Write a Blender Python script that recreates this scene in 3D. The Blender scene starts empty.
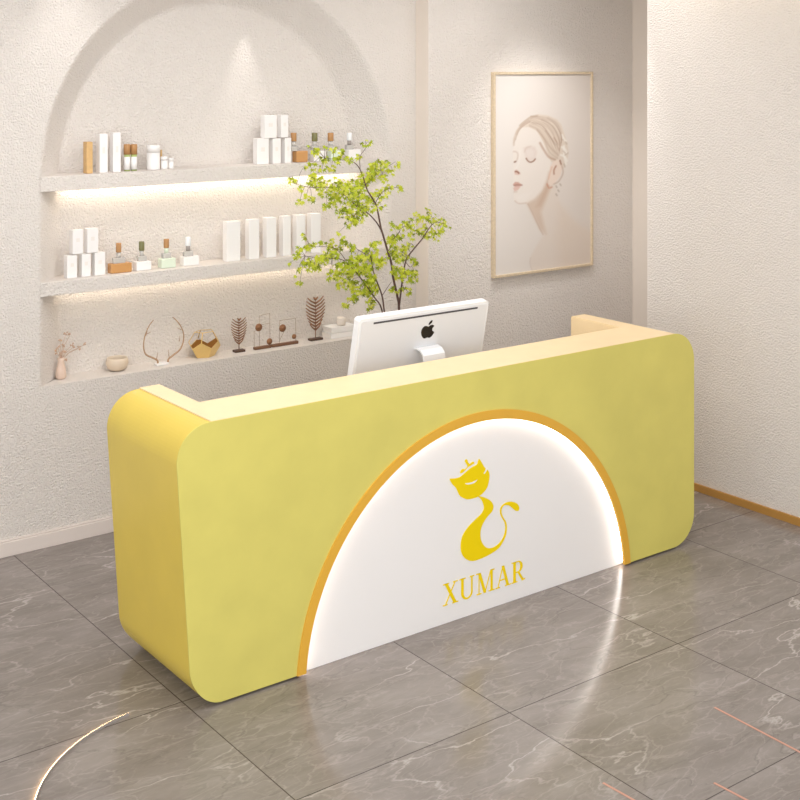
import bpy, bmesh, math, random
import numpy as np
from mathutils import Vector, Matrix
from mathutils.geometry import tessellate_polygon
random.seed(7)
S = bpy.context.scene
COL = S.collection
# ------------------------------------------------------------------ camera, world, lights, exposure
H = 2.35            # eye height
F = 1263.0          # focal length in pixels of an 800 px frame
HOR = 67.0          # horizon row (level camera with a lens shift)
cd = bpy.data.cameras.new('camera')
cam = bpy.data.objects.new('camera', cd); COL.objects.link(cam)
cd.sensor_width = 36; cd.lens = F/800*36
cd.shift_y = (HOR-400)/800
cd.clip_start = .05
cam.location = (0, 0, H)
yaw = math.atan2(.8, .6)
cam.rotation_euler = (math.pi/2, 0, yaw-math.pi/2)
S.camera = cam
S.view_settings.view_transform = 'Standard'
S.view_settings.look = 'None'
S.view_settings.gamma = 1
S.view_settings.exposure = 0.11
w = bpy.data.worlds.new('world'); S.world = w; w.use_nodes = True
w.node_tree.nodes['Background'].inputs[0].default_value = (.93, .975, 1, 1)
w.node_tree.nodes['Background'].inputs[1].default_value = 1.15

def area(name, loc, rot, sx, sy, power, col):
    l = bpy.data.lights.new(name, 'AREA'); l.shape = 'RECTANGLE'; l.size = sx; l.size_y = sy
    l.energy = power; l.color = col
    o = bpy.data.objects.new(name, l); COL.objects.link(o); o.location = loc; o.rotation_euler = rot
    return o
def spot(name, loc, target, power, ang, col, blend=.6, r=.02):
    l = bpy.data.lights.new(name, 'SPOT'); l.energy = power; l.spot_size = math.radians(ang); l.spot_blend = blend
    l.color = col; l.shadow_soft_size = r
    o = bpy.data.objects.new(name, l); COL.objects.link(o); o.location = loc
    d = Vector(target)-Vector(loc); o.rotation_euler = d.to_track_quat('-Z', 'Y').to_euler()
    return o
CZ = 3.15
area('overhead_fill', (2.6, 3.3, CZ-.06), (0, 0, 0), 2.6, 1.6, 30, (.97, .975, .99))  # added overhead fill for the whole room, not a known fixture
area('desk_fill', (2.95, 4.7, CZ-.06), (0, 0, 0), 2.7, .8, 23, (.97, .975, .99))  # added fill from above to brighten the desk top
area('alcove_fill', (4.85, 5.0, CZ-.06), (0, 0, 0), .8, .5, 7, (.97, .975, .98))  # unseen fill added to lift the dark picture wall
area('front_fill', (-1.2, -.6, 1.9), (math.radians(80), 0, math.radians(-42)), 3.4, 2.4, 118, (.94, .975, 1))  # added frontal fill from the open side, no window there
area('cove_light', (5.36, 3.0, 2.98), (0, math.radians(-20), 0), .08, 3.8, 3.2, (1, .85, .6))
spot('niche_spot', (3.53, 6.075, 2.765), (3.53, 6.12, 1.0), 14, 40, (1, .97, .94), 1, .008)
spot('wall_spot_left', (2.42, 5.78, CZ-.05), (2.42, 5.9, 1.0), 9, 60, (1, .97, .95), .8)
spot('wall_spot_picture', (4.95, 5.66, CZ-.05), (4.95, 5.78, 1.0), 1.5, 60, (1, .97, .93), .8)
spot('picture_wall_fill', (5.2, 5.16, CZ-.08), (5.75, 5.87, .6), 58, 76, (.97, .975, .98), 1, .06)  # extra spot added only to brighten the wall behind the picture
spot('wall_spot_right', (4.4, 3.6, CZ-.05), (5.5, 3.6, .4), 7, 60, (1, .96, .94), .9)

# ------------------------------------------------------------------ helpers
def at(px, py, Y):
    l = (px-400)/F; d = Y/(.8-.6*l)
    return Vector(((.8*l+.6)*d, Y, H-(py-HOR)/F*d))
def atx(px, py, X):
    l = (px-400)/F; d = X/(.8*l+.6)
    return Vector((X, (.8-.6*l)*d, H-(py-HOR)/F*d))
def proj(X, Y, Z):
    lat = .8*X-.6*Y; d = .6*X+.8*Y
    return 400+F*lat/d, HOR+(H-Z)*F/d
def xat(px, Y): return at(px, 100, Y).x
def srgb(r, g, b):
    f = lambda c: (c/255/12.92) if c/255 <= .04045 else ((c/255+.055)/1.055)**2.4
    return (f(r), f(g), f(b), 1)

class MB:
    def __init__(s): s.v = []; s.f = []; s.m = []; s.sm = []; s.mi = 0; s.smooth = False
    def add(s, vs, fs, smooth=None):
        b = len(s.v); s.v += [tuple(v) for v in vs]
        for f in fs:
            s.f.append([b+i for i in f]); s.m.append(s.mi); s.sm.append(s.smooth if smooth is None else smooth)
        return s
    def box(s, x0, x1, y0, y1, z0, z1, M=None):
        vs = [Vector((x, y, z)) for z in (z0, z1) for y in (y0, y1) for x in (x0, x1)]
        if M: vs = [M @ v for v in vs]
        return s.add(vs, [(0,2,3,1),(4,5,7,6),(0,1,5,4),(2,6,7,3),(0,4,6,2),(1,3,7,5)])
    def prism(s, poly, y0, y1, M=None):
        """poly: list of (x,z) extruded from y0 (front) to y1"""
        n = len(poly)
        vs = [Vector((x, y0, z)) for x, z in poly]+[Vector((x, y1, z)) for x, z in poly]
        tr = tessellate_polygon([[Vector((x, z, 0)) for x, z in poly]])
        ar = sum(poly[i][0]*poly[(i+1)%n][1]-poly[(i+1)%n][0]*poly[i][1] for i in range(n))
        fs = []
        for t in tr:
            t = list(t)
            a = (poly[t[1]][0]-poly[t[0]][0])*(poly[t[2]][1]-poly[t[0]][1])-(poly[t[2]][0]-poly[t[0]][0])*(poly[t[1]][1]-poly[t[0]][1])
            if a < 0: t.reverse()
            fs.append(tuple(t)); fs.append(tuple(i+n for i in reversed(t)))
        for i in range(n):
            j = (i+1) % n
            fs.append((i, i+n, j+n, j) if ar > 0 else (i, j, j+n, i+n))
        if M: vs = [M @ v for v in vs]
        return s.add(vs, fs)
    def lathe(s, prof, c=(0,0,0), n=24, M=None, smooth=True):
        vs = []; fs = []
        for r, z in prof:
            for k in range(n):
                a = 2*math.pi*k/n; vs.append(Vector((c[0]+r*math.cos(a), c[1]+r*math.sin(a), c[2]+z)))
        for i in range(len(prof)-1):
            for k in range(n):
                k2 = (k+1) % n; fs.append((i*n+k, i*n+k2, (i+1)*n+k2, (i+1)*n+k))
        if prof[0][0] > 1e-6: fs.append(tuple(reversed(range(n))))
        if prof[-1][0] > 1e-6: fs.append(tuple((len(prof)-1)*n+k for k in range(n)))
        if M: vs = [M @ v for v in vs]
        return s.add(vs, fs, smooth)
    def tube(s, pts, r, n=8, smooth=True, r2=None):
        pts = [Vector(p) for p in pts]; m = len(pts); vs = []; fs = []
        rs = [r+(r2-r)*i/(m-1) if r2 is not None else r for i in range(m)]
        up = None
        for i, p in enumerate(pts):
            t = (pts[min(i+1, m-1)]-pts[max(i-1, 0)]).normalized()
            if up is None: up = t.orthogonal().normalized()
            up = (up-t*up.dot(t)).normalized(); sd = t.cross(up)
            for k in range(n):
                a = 2*math.pi*k/n; vs.append(p+(up*math.cos(a)+sd*math.sin(a))*rs[i])
        for i in range(m-1):
            for k in range(n):
                k2 = (k+1) % n; fs.append((i*n+k, i*n+k2, (i+1)*n+k2, (i+1)*n+k))
        fs.append(tuple(reversed(range(n)))); fs.append(tuple((m-1)*n+k for k in range(n)))
        return s.add(vs, fs, smooth)
    def build(s, name, mat, parent=None, bevel=0, seg=2, loc=None):
        me = bpy.data.meshes.new(name)
        vs = s.v
        if loc is not None: vs = [(x-loc[0], y-loc[1], z-loc[2]) for x, y, z in vs]
        me.from_pydata(vs, [], s.f)
        for m in (mat if isinstance(mat, (list, tuple)) else [mat]): me.materials.append(m)
        for p, mi, sm in zip(me.polygons, s.m, s.sm): p.material_index = mi; p.use_smooth = sm
        me.update()
        o = bpy.data.objects.new(name, me); COL.objects.link(o)
        if loc is not None: o.location = loc
        if parent: o.parent = parent; o.location = (0, 0, 0) if loc is None else loc
        if bevel:
            b = o.modifiers.new('bevel', 'BEVEL'); b.width = bevel; b.segments = seg; b.limit_method = 'ANGLE'; b.angle_limit = math.radians(40)
        return o
def tag(o, label=None, cat=None, group=None, kind=None):
    if label: o['label'] = label
    if cat: o['category'] = cat
    if group: o['group'] = group
    if kind: o['kind'] = kind
    return o
def empty(name, loc, label, cat, group=None):
    o = bpy.data.objects.new(name, None); COL.objects.link(o); o.location = loc; o.empty_display_size = .1
    return tag(o, label, cat, group)
def copy_tree(o, loc, label, group=None):
    r = o.copy(); COL.objects.link(r); r.location = loc; r['label'] = label
    if group: r['group'] = group
    for ch in list(o.children):
        c = ch.copy(); COL.objects.link(c); c.parent = r
        for g in list(ch.children):
            d = g.copy(); COL.objects.link(d); d.parent = c
    return r
def catmull(P, k=4, closed=True):
    n = len(P); out = []
    rng = range(n) if closed else range(n-1)
    for i in rng:
        g = lambda j: P[j % n] if closed else P[max(0, min(n-1, j))]
        p0, p1, p2, p3 = g(i-1), g(i), g(i+1), g(i+2)
        for q in range(k):
            t = q/k
            out.append(tuple(.5*(2*b+(-a+c)*t+(2*a-5*b+4*c-d)*t*t+(-a+3*b-3*c+d)*t**3) for a, b, c, d in zip(p0, p1, p2, p3)))
    if not closed: out.append(tuple(P[-1]))
    return out

# ------------------------------------------------------------------ materials
def mat(name, col, rough=.5, metal=0, spec=.5, emit=None, es=0, trans=0, bump=None, noise=None, alpha=1, coat=0):
    """bump=(scale,strength,distance); noise=(scale, amount) slight colour variation"""
    m = bpy.data.materials.new(name); m.use_nodes = True; nt = m.node_tree; N = nt.nodes; L = nt.links
    b = N['Principled BSDF']; b.inputs['Base Color'].default_value = col; b.inputs['Roughness'].default_value = rough
    b.inputs['Metallic'].default_value = metal; b.inputs['Specular IOR Level'].default_value = spec
    b.inputs['Transmission Weight'].default_value = trans; b.inputs['Coat Weight'].default_value = coat
    if emit: b.inputs['Emission Color'].default_value = emit; b.inputs['Emission Strength'].default_value = es
    geo = N.new('ShaderNodeNewGeometry')
    if noise:
        n = N.new('ShaderNodeTexNoise'); n.inputs['Scale'].default_value = noise[0]; n.inputs['Detail'].default_value = 4
        L.new(geo.outputs['Position'], n.inputs['Vector'])
        mr = N.new('ShaderNodeMapRange'); mr.inputs[1].default_value = .3; mr.inputs[2].default_value = .7
        mr.inputs[3].default_value = 1-noise[1]; mr.inputs[4].default_value = 1+noise[1]*.4
        L.new(n.outputs['Fac'], mr.inputs[0])
        mx = N.new('ShaderNodeVectorMath'); mx.operation = 'SCALE'; mx.inputs[0].default_value = col[:3]
        L.new(mr.outputs[0], mx.inputs['Scale']); L.new(mx.outputs[0], b.inputs['Base Color'])
    if bump:
        n2 = N.new('ShaderNodeTexNoise'); n2.inputs['Scale'].default_value = bump[0]; n2.inputs['Detail'].default_value = 3; n2.inputs['Roughness'].default_value = .55
        L.new(geo.outputs['Position'], n2.inputs['Vector'])
        bp = N.new('ShaderNodeBump'); bp.inputs['Strength'].default_value = bump[1]; bp.inputs['Distance'].default_value = bump[2]
        L.new(n2.outputs['Fac'], bp.inputs['Height']); L.new(bp.outputs[0], b.inputs['Normal'])
    return m
M_wall = mat('stucco_plaster', srgb(243, 234, 226), .85, bump=(110, 1.0, .017), noise=(1.5, .02))
M_wallr = M_wall
M_smooth = mat('smooth_plaster', srgb(232, 220, 208), .7)
M_ceil = mat('ceiling_paint', srgb(245, 240, 235), .8)
M_base = mat('baseboard_paint', srgb(226, 214, 206), .45)
M_gold = mat('brass_trim', srgb(200, 150, 80), .4, metal=.35)
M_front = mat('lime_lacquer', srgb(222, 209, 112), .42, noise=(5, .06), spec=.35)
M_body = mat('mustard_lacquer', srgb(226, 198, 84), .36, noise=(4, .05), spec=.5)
M_top = mat('cream_laminate', srgb(242, 216, 172), .4, noise=(9, .04), spec=.45)
M_ring = mat('amber_trim', srgb(232, 176, 62), .35)
M_panel = mat('white_acrylic', srgb(246, 241, 238), .4)
M_led = mat('led_white', (1, 1, 1, 1), .5, emit=(1, .985, .95, 1), es=6)
M_ledw = mat('led_warm', (1, 1, 1, 1), .5, emit=(1, .90, .74, 1), es=11)
M_yel = mat('logo_yellow', srgb(246, 214, 0), .6, spec=.2)
M_white = mat('white_plastic', srgb(240, 240, 241), .25)
M_alu = mat('satin_white_metal', srgb(226, 226, 228), .3, metal=0)
M_black = mat('black_gloss', srgb(22, 20, 20), .25)
M_slot = mat('slot_grey', srgb(70, 68, 72), .5)
M_box = mat('white_carton', srgb(241, 237, 234), .5)
M_ink = mat('grey_print', srgb(236, 229, 222), .5)
M_kraft = mat('tan_carton', srgb(216, 176, 120), .6, noise=(40, .08))
M_caramel = mat('caramel_glass', srgb(200, 148, 92), .25)
M_cork = mat('wooden_cap', srgb(184, 136, 86), .5)
M_olive = mat('olive_cap', srgb(124, 120, 76), .4)
M_mint = mat('mint_glass', srgb(222, 232, 212), .2)
M_frost = mat('frosted_glass', srgb(236, 232, 226), .25, trans=.5)
M_greytube = mat('grey_tube', srgb(160, 150, 144), .4)
M_green = mat('green_glass', srgb(176, 190, 120), .3)
M_goldm = mat('polished_gold', srgb(236, 202, 130), .3, metal=.35)
M_golds = mat('gold_inside', srgb(150, 100, 40), .4, metal=.5)
M_bronze = mat('bronze', srgb(150, 106, 74), .45, metal=.4)
M_dark = mat('dark_wood', srgb(84, 60, 46), .5)
M_wood = mat('walnut', srgb(120, 84, 60), .5)
M_wire = mat('thin_wire', srgb(170, 140, 112), .4, metal=.4)
M_antler = mat('antler_tan', srgb(182, 148, 116), .6)
M_bowl = mat('sand_ceramic', srgb(222, 203, 180), .5)
M_pink = mat('pink_glass', srgb(226, 200, 182), .3)
M_dry = mat('dried_flower', srgb(204, 172, 148), .8)
M_bark = mat('bark', srgb(104, 78, 68), .8, noise=(60, .3))
M_pot = mat('pot_ceramic', srgb(214, 206, 196), .5)
M_soil = mat('soil', srgb(70, 54, 42), .9)
M_frame = mat('gold_frame', srgb(222, 202, 172), .5, metal=.1, noise=(80, .12))
M_streak = mat('orange_streak_glow', (.3, .2, .16, 1), .5, emit=(1, .34, .2, 1), es=.26)  # emission imitates orange light streaks on the floor, no lamp
M_arc = mat('amber_arc_glow', (1, .8, .5, 1), .5, emit=(1, .66, .34, 1), es=14)  # emission imitates the amber arc of light on the floor
def leafmat(name, col):
    m = bpy.data.materials.new(name); m.use_nodes = True; nt = m.node_tree; N = nt.nodes; L = nt.links
    b = N['Principled BSDF']; b.inputs['Base Color'].default_value = col; b.inputs['Roughness'].default_value = .5
    tr = N.new('ShaderNodeBsdfTranslucent'); tr.inputs[0].default_value = col
    mx = N.new('ShaderNodeMixShader'); mx.inputs[0].default_value = .45
    L.new(b.outputs[0], mx.inputs[1]); L.new(tr.outputs[0], mx.inputs[2]); L.new(mx.outputs[0], N['Material Output'].inputs[0])
    return m
M_leaf = [leafmat('leaf_lime', srgb(206, 214, 58)), leafmat('leaf_green', srgb(166, 182, 38)), leafmat('leaf_yellow', srgb(224, 224, 100)), leafmat('leaf_deep', srgb(134, 148, 30))]

def floor_mat():
    m = bpy.data.materials.new('grey_marble_tile'); m.use_nodes = True; nt = m.node_tree; N = nt.nodes; L = nt.links
    b = N['Principled BSDF']; geo = N.new('ShaderNodeNewGeometry')
    sep = N.new('ShaderNodeSeparateXYZ'); L.new(geo.outputs['Position'], sep.inputs[0])
    def mth(op, a, c=None, d=None):
        n = N.new('ShaderNodeMath'); n.operation = op
        for i, x in enumerate((a, c, d)):
            if x is None: continue
            if isinstance(x, (int, float)): n.inputs[i].default_value = x
            else: L.new(x, n.inputs[i])
        return n.outputs[0]
    TX, TY = .917, .787
    ux = mth('DIVIDE', mth('SUBTRACT', sep.outputs[0], 2.16-10*TX), TX)
    uy = mth('DIVIDE', mth('SUBTRACT', mth('MINIMUM', sep.outputs[1], 4.5), 4.225-10*TY), TY)
    dx = mth('MULTIPLY', mth('PINGPONG', ux, .5), TX); dy = mth('MULTIPLY', mth('PINGPONG', uy, .5), TY)
    seam = mth('LESS_THAN', mth('MINIMUM', dx, dy), .0022)
    comb = N.new('ShaderNodeCombineXYZ')
    L.new(mth('MULTIPLY', mth('FLOOR', ux), 3.7), comb.inputs[0]); L.new(mth('MULTIPLY', mth('FLOOR', uy), 5.3), comb.inputs[1])
    L.new(mth('ADD', mth('FLOOR', ux), mth('MULTIPLY', mth('FLOOR', uy), 1.7)), comb.inputs[2])
    add = N.new('ShaderNodeVectorMath'); L.new(geo.outputs['Position'], add.inputs[0]); L.new(comb.outputs[0], add.inputs[1])
    mp = N.new('ShaderNodeMapping'); mp.inputs['Rotation'].default_value = (0, 0, math.radians(-14)); mp.inputs['Scale'].default_value = (.7, 1.9, 1)
    L.new(add.outputs[0], mp.inputs[0])
    def ridge(scale, width, dist, det=5):
        n = N.new('ShaderNodeTexNoise'); n.inputs['Scale'].default_value = scale; n.inputs['Detail'].default_value = det
        n.inputs['Distortion'].default_value = dist; n.inputs['Roughness'].default_value = .6
        L.new(mp.outputs[0], n.inputs['Vector'])
        a = mth('ABSOLUTE', mth('SUBTRACT', n.outputs['Fac'], .5))
        mr = N.new('ShaderNodeMapRange'); mr.inputs[1].default_value = 0; mr.inputs[2].default_value = width; mr.inputs[3].default_value = 1; mr.inputs[4].default_value = 0
        L.new(a, mr.inputs[0]); return mr.outputs[0]
    gate = N.new('ShaderNodeTexNoise'); gate.inputs['Scale'].default_value = 2.2; L.new(add.outputs[0], gate.inputs['Vector'])
    gr = N.new('ShaderNodeMapRange'); gr.inputs[1].default_value = .42; gr.inputs[2].default_value = .62; L.new(gate.outputs['Fac'], gr.inputs[0])
    base = N.new('ShaderNodeTexNoise'); base.inputs['Scale'].default_value = 3.5; base.inputs['Detail'].default_value = 8; base.inputs['Roughness'].default_value = .65
    L.new(mp.outputs[0], base.inputs['Vector'])
    cr = N.new('ShaderNodeValToRGB'); cr.color_ramp.elements[0].position = .3; cr.color_ramp.elements[1].position = .72
    cr.color_ramp.elements[0].color = srgb(126, 117, 111); cr.color_ramp.elements[1].color = srgb(152, 144, 139)
    L.new(base.outputs['Fac'], cr.inputs[0])
    def mix(fac, a, col):
        n = N.new('ShaderNodeMix'); n.data_type = 'RGBA'
        if isinstance(fac, (int, float)): n.inputs[0].default_value = fac
        else: L.new(fac, n.inputs[0])
        L.new(a, n.inputs[6]); n.inputs[7].default_value = col; return n.outputs[2]
    wn = N.new('ShaderNodeTexNoise'); wn.inputs['Scale'].default_value = 5; wn.inputs['Detail'].default_value = 5; L.new(mp.outputs[0], wn.inputs['Vector'])
    ws = N.new('ShaderNodeVectorMath'); ws.operation = 'MULTIPLY_ADD'; L.new(wn.outputs['Color'], ws.inputs[0]); ws.inputs[1].default_value = (.35, .35, .35); L.new(mp.outputs[0], ws.inputs[2])
    def crack(scale, width):
        v = N.new('ShaderNodeTexVoronoi'); v.feature = 'DISTANCE_TO_EDGE'; v.inputs['Scale'].default_value = scale; L.new(ws.outputs[0], v.inputs['Vector'])
        mr = N.new('ShaderNodeMapRange'); mr.inputs[1].default_value = 0; mr.inputs[2].default_value = width; mr.inputs[3].default_value = 1; mr.inputs[4].default_value = 0
        L.new(v.outputs['Distance'], mr.inputs[0]); return mr.outputs[0]
    c = mix(mth('MULTIPLY', mth('MULTIPLY', crack(1.5, .012), gr.outputs[0]), .6), cr.outputs[0], srgb(206, 198, 192))
    c = mix(mth('MULTIPLY', crack(5.0, .035), .16), c, srgb(204, 196, 190))
    c = mix(mth('MULTIPLY', mth('MULTIPLY', crack(2.6, .02), mth('SUBTRACT', 1, gr.outputs[0])), .35), c, srgb(96, 88, 84))
    c = mix(mth('MULTIPLY', crack(11.0, .06), .08), c, srgb(200, 192, 186))
    c = mix(mth('MULTIPLY', seam, .85), c, srgb(62, 54, 50))
    L.new(c, b.inputs['Base Color'])
    b.inputs['Roughness'].default_value = .15; b.inputs['Specular IOR Level'].default_value = .30
    return m
M_floor = floor_mat()

# ------------------------------------------------------------------ setting
YB, DN, SP = 5.99, .17, .14        # back wall plane, niche depth, splay of its sides
YP = 5.87                           # plane of the wall with the picture
CX, CZA, R = 3.36, 1.80, 1.045       # arch centre and radius
NL, NR, NB = CX-R, CX+R, .785
XR = 5.52
MB().box(-3, 7, -2, 6.5, -.08, 0).build('floor', M_floor)['kind'] = 'structure'
MB().box(-3, 7, -2, 6.5, CZ, CZ+.08).build('ceiling', M_ceil)['kind'] = 'structure'
b = MB(); XL, XE = -3, 4.61
fq = lambda pts: b.add([(x, YB, z) for x, z in pts], [(0, 1, 2, 3)])
E0 = .024; A0, A1 = NL-E0, NR+E0
fq([(XL, 0), (A0, 0), (A0, CZ), (XL, CZ)]); fq([(A1, 0), (XE, 0), (XE, CZ), (A1, CZ)]); fq([(A0, 0), (A1, 0), (A1, NB), (A0, NB)])
n = 48
def loop(e, y):
    return [(CX-R-e, y, NB)]+[(CX-(R+e)*math.cos(math.pi*i/n), y, CZA+(R+e)*math.sin(math.pi*i/n)) for i in range(n+1)]+[(CX+R+e, y, NB)]
L0_ = loop(E0, YB)
for i in range(1, n+1):
    p, q = L0_[i], L0_[i+1]; fq([(p[0], p[2]), (q[0], q[2]), (q[0], CZ), (p[0], CZ)])
loops = [L0_, loop(.016, YB+.003), loop(.004, YB+.012), loop(-.008, YB+.026), loop(-SP+.012, YB+DN-.016), loop(-SP-.004, YB+DN-.003), loop(-SP-.02, YB+DN)]
k = len(L0_); base = len(b.v)
b.add([v for lp in loops for v in lp], [(m*k+i, (m+1)*k+i, (m+1)*k+i+1, m*k+i+1) for m in range(len(loops)-1) for i in range(k-1)], True)
b.add([loops[0][0], loops[0][-1], (loops[-1][-1][0], YB+DN, NB), (loops[-1][0][0], YB+DN, NB)]+[(NL-E0, YB, NB)], [(0, 1, 2, 3)])
b.add(loops[-1], [tuple(range(k))])
b.box(XL, XE, YB+DN+.001, YB+DN+.1, 0, CZ)
b.add([(XE, YB, 0), (XE, YB+DN+.1, 0), (XE, YB+DN+.1, CZ), (XE, YB, CZ)], [(0, 1, 2, 3)])
o = b.build('wall_back', M_wall); o['kind'] = 'structure'
b = MB(); b.mi = 1; b.box(4.61, 6.7, YP, YP+.4, 0, CZ)
# smooth side strip where this wall steps forward, stucco face
b.mi = 0; b.box(4.612, 6.7, YP-.001, YP+.05, 0, CZ)
MBo = b.build('wall_picture', [M_wall, M_smooth]); MBo['kind'] = 'structure'
MB().box(6.36, 6.7, 4.98, YP-.001, 0, CZ).build('wall_alcove', M_smooth)['kind'] = 'structure'
MB().box(XR, 6.7, 1.2, 4.98, 0, CZ).build('wall_right', M_wall)['kind'] = 'structure'
b = MB(); b.box(XL, 4.605, YB-.016, YB, 0, .07); b.box(XL, 4.605, YB-.009, YB, .07, .08)
b.build('baseboard_back', M_base, bevel=.003)['kind'] = 'structure'
MB().box(XR-.012, XR, 1.2, 4.98, 0, .042).build('baseboard_right', M_gold, bevel=.002)['kind'] = 'structure'

# built-in shelves in the niche with their light strips
def niche_shelf(z0, z1, label, e, drop):
    t = empty('wall_shelf', (CX, YB+DN, z0), label, 'shelf', 'plaster shelves in the arched niche')
    def hw(z): return R if z <= CZA else math.sqrt(max(0, R*R-(z-CZA)**2))
    b = MB(); y0 = YB-.004; y1 = YB+DN-.001; w0 = R+.020; w1 = R-SP+.002
    pts = [(-w0, y0), (w0, y0), (w0, YB+.001), (w1, y1), (-w1, y1), (-w0, YB+.001)]
    vs = [(CX+x, y, z) for z in (z0, z1) for x, y in pts]
    b.add(vs, [tuple(reversed(range(6))), tuple(range(6, 12))]+[(i, (i+1)%6, (i+1)%6+6, i+6) for i in range(6)])
    ob = b.build('shelf_board', M_wall, bevel=.006, loc=(CX, YB+DN, z0)); ob.parent = t; ob.location = (0, 0, 0)
    b = MB(); b.box(CX-w1+.01, CX+w1-.01, YB+DN-.055, YB+DN-.035, z0-drop, z0)
    ob = b.build('led_strip', e, loc=(CX, YB+DN, z0)); ob.parent = t; ob.location = (0, 0, 0); ob['label'] = 'glowing warm white strip'
    return t
M_led2 = mat('led_soft', (1, 1, 1, 1), .5, emit=(1, .88, .70, 1), es=6)
niche_shelf(1.739, 1.812, 'upper textured plaster shelf in the arched niche, level with the foot of the arch', M_ledw, .008)
niche_shelf(1.225, 1.294, 'lower textured plaster shelf in the niche, above the gold ornaments', M_led2, .008)

# ------------------------------------------------------------------ reception desk
DX0, DX1, DY0, DY1, DT, DR = 2.077, 4.906, 4.12, 4.73, 1.05, .145
IX0, IX1, IY = 2.315, 4.665, 4.385
D = empty('reception_desk', (3.48, 4.42, 0), 'long yellow reception desk with rounded corners and a lit white half circle on its front', 'reception desk')
DL = D.location
def slant(x, z):
    wgt = max(0, min(1, (2.55-x)/.45)); return x+.072*(1-z/DT)*wgt
def dbuild(b, name, m, **k):
    b.v = [(slant(x, z), y, z) for x, y, z in b.v]
    o = b.build(name, m, loc=tuple(DL), **k); o.parent = D; o.location = (0, 0, 0); return o
def zt(x, T=DT):
    d = max(DX0+DR-x, x-(DX1-DR), 0); return T-DR+math.sqrt(max(0, DR*DR-d*d))
def zb(x):
    d = max(DX0+DR-x, x-(DX1-DR), 0); return .010+DR-math.sqrt(max(0, DR*DR-d*d))
def xs_between(a, c):
    xs = {a, c}
    for i in range(17):
        t = DR*(1-math.cos(math.pi/2*i/16))
        for x in (DX0+t, DX1-t):
            if a < x < c: xs.add(x)
    return sorted(xs)
def profile(a, c, T=DT):
    xs = xs_between(a, c); return [(x, zb(x)) for x in xs]+[(x, zt(x, T)) for x in reversed(xs)]
b = MB()
FT = .032; ZG = .010; FP = .005
for (a, c, y0, y1) in ((DX0, DX1, DY0+FT, IY), (DX0, IX0, IY, DY1), (IX1, DX1, IY, DY1)):
    b.prism(profile(a, c, DT-.004), y0, y1)
body_mb = b
# lit half circle geometry
PCX, PZ, PR, RR = 3.52, -.055, .888, .926
rr = lambda x, r: PZ+math.sqrt(max(0, r*r-(x-PCX)**2))
x_out = math.sqrt(RR*RR-PZ*PZ)
def holed_slab(y0, y1, T):
    b = MB()
    xs = set(xs_between(DX0, DX1))
    for i in range(1, 16): xs.add(DX0+DR+(PCX-x_out-DX0-DR)*i/16)
    for i in range(61): xs.add(PCX-x_out*math.cos(math.pi*i/60))
    xs = sorted(xs)
    for a, c in zip(xs[:-1], xs[1:]):
        if c-a < 1e-7: continue
        inside = abs((a+c)/2-PCX) < x_out
        la, lc = (max(ZG, rr(a, RR)), max(ZG, rr(c, RR))) if inside else (zb(a), zb(c))
        q = [(a, la), (c, lc), (c, zt(c, T)), (a, zt(a, T))]
        b.add([(x, y0, z) for x, z in q], [(0, 1, 2, 3)])
        b.add([(x, y1, z) for x, z in q], [(3, 2, 1, 0)])
        b.add([(a, y0, zt(a, T)), (c, y0, zt(c, T)), (c, y1, zt(c, T)), (a, y1, zt(a, T))], [(0, 1, 2, 3)])
        b.add([(a, y0, la), (c, y0, lc), (c, y1, lc), (a, y1, la)], [(3, 2, 1, 0)])
    b.add([(DX0, y0, ZG+DR), (DX0, y0, T-DR), (DX0, y1, T-DR), (DX0, y1, ZG+DR)], [(0, 1, 2, 3)])
    b.add([(DX1, y0, ZG+DR), (DX1, y0, T-DR), (DX1, y1, T-DR), (DX1, y1, ZG+DR)], [(3, 2, 1, 0)])
    return b
o = dbuild(holed_slab(DY0, DY0+FP, DT-.001), 'front_panel', M_front); o['label'] = 'lime yellow front face'
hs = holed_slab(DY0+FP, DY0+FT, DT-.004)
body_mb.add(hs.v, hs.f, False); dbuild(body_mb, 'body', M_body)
b = MB(); b.box(DX0+.28, DX1-.2, DY0+.06, DY1-.06, .0, ZG+.001); o = dbuild(b, 'plinth', M_slot); o['label'] = 'dark recessed plinth'
# counter top (U shaped sheet)
b = MB(); z0, z1 = DT-.004, DT+.001
for (x0, x1, y0, y1) in ((DX0+DR+.004, DX1-DR, DY0+FP*.5, IY), (DX0+DR+.004, IX0, IY, DY1), (IX1, DX1-DR, IY, DY1)): b.box(x0, x1, y0, y1, z0, z1)
o = dbuild(b, 'counter_top', M_top); o['label'] = 'pale cream top surface'
b = MB(); b.box(IX0, IX1, IY, IY+.003, .1, DT-.004); b.box(IX0, IX0+.003, IY, DY1, .1, DT-.004); b.box(IX1-.003, IX1, IY, DY1, .1, DT-.004)
o = dbuild(b, 'inner_panel', M_top)
b = MB(); b.box(IX0+.003, IX1-.003, IY+.003, DY1+.05, .70, .73); o = dbuild(b, 'worktop', M_box)
b = MB(); pz = [(PCX-x_out, 0)]+[(PCX-RR*math.cos(t), max(.0015, PZ+RR*math.sin(t))) for t in [math.asin(-PZ/RR)+(math.pi-2*math.asin(-PZ/RR))*i/60 for i in range(61)]]
b.prism(pz[1:], DY0+FT-.003, DY0+FT+.001); o = dbuild(b, 'light_panel', M_panel); o['label'] = 'white half circle panel lit around its rim'
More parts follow.
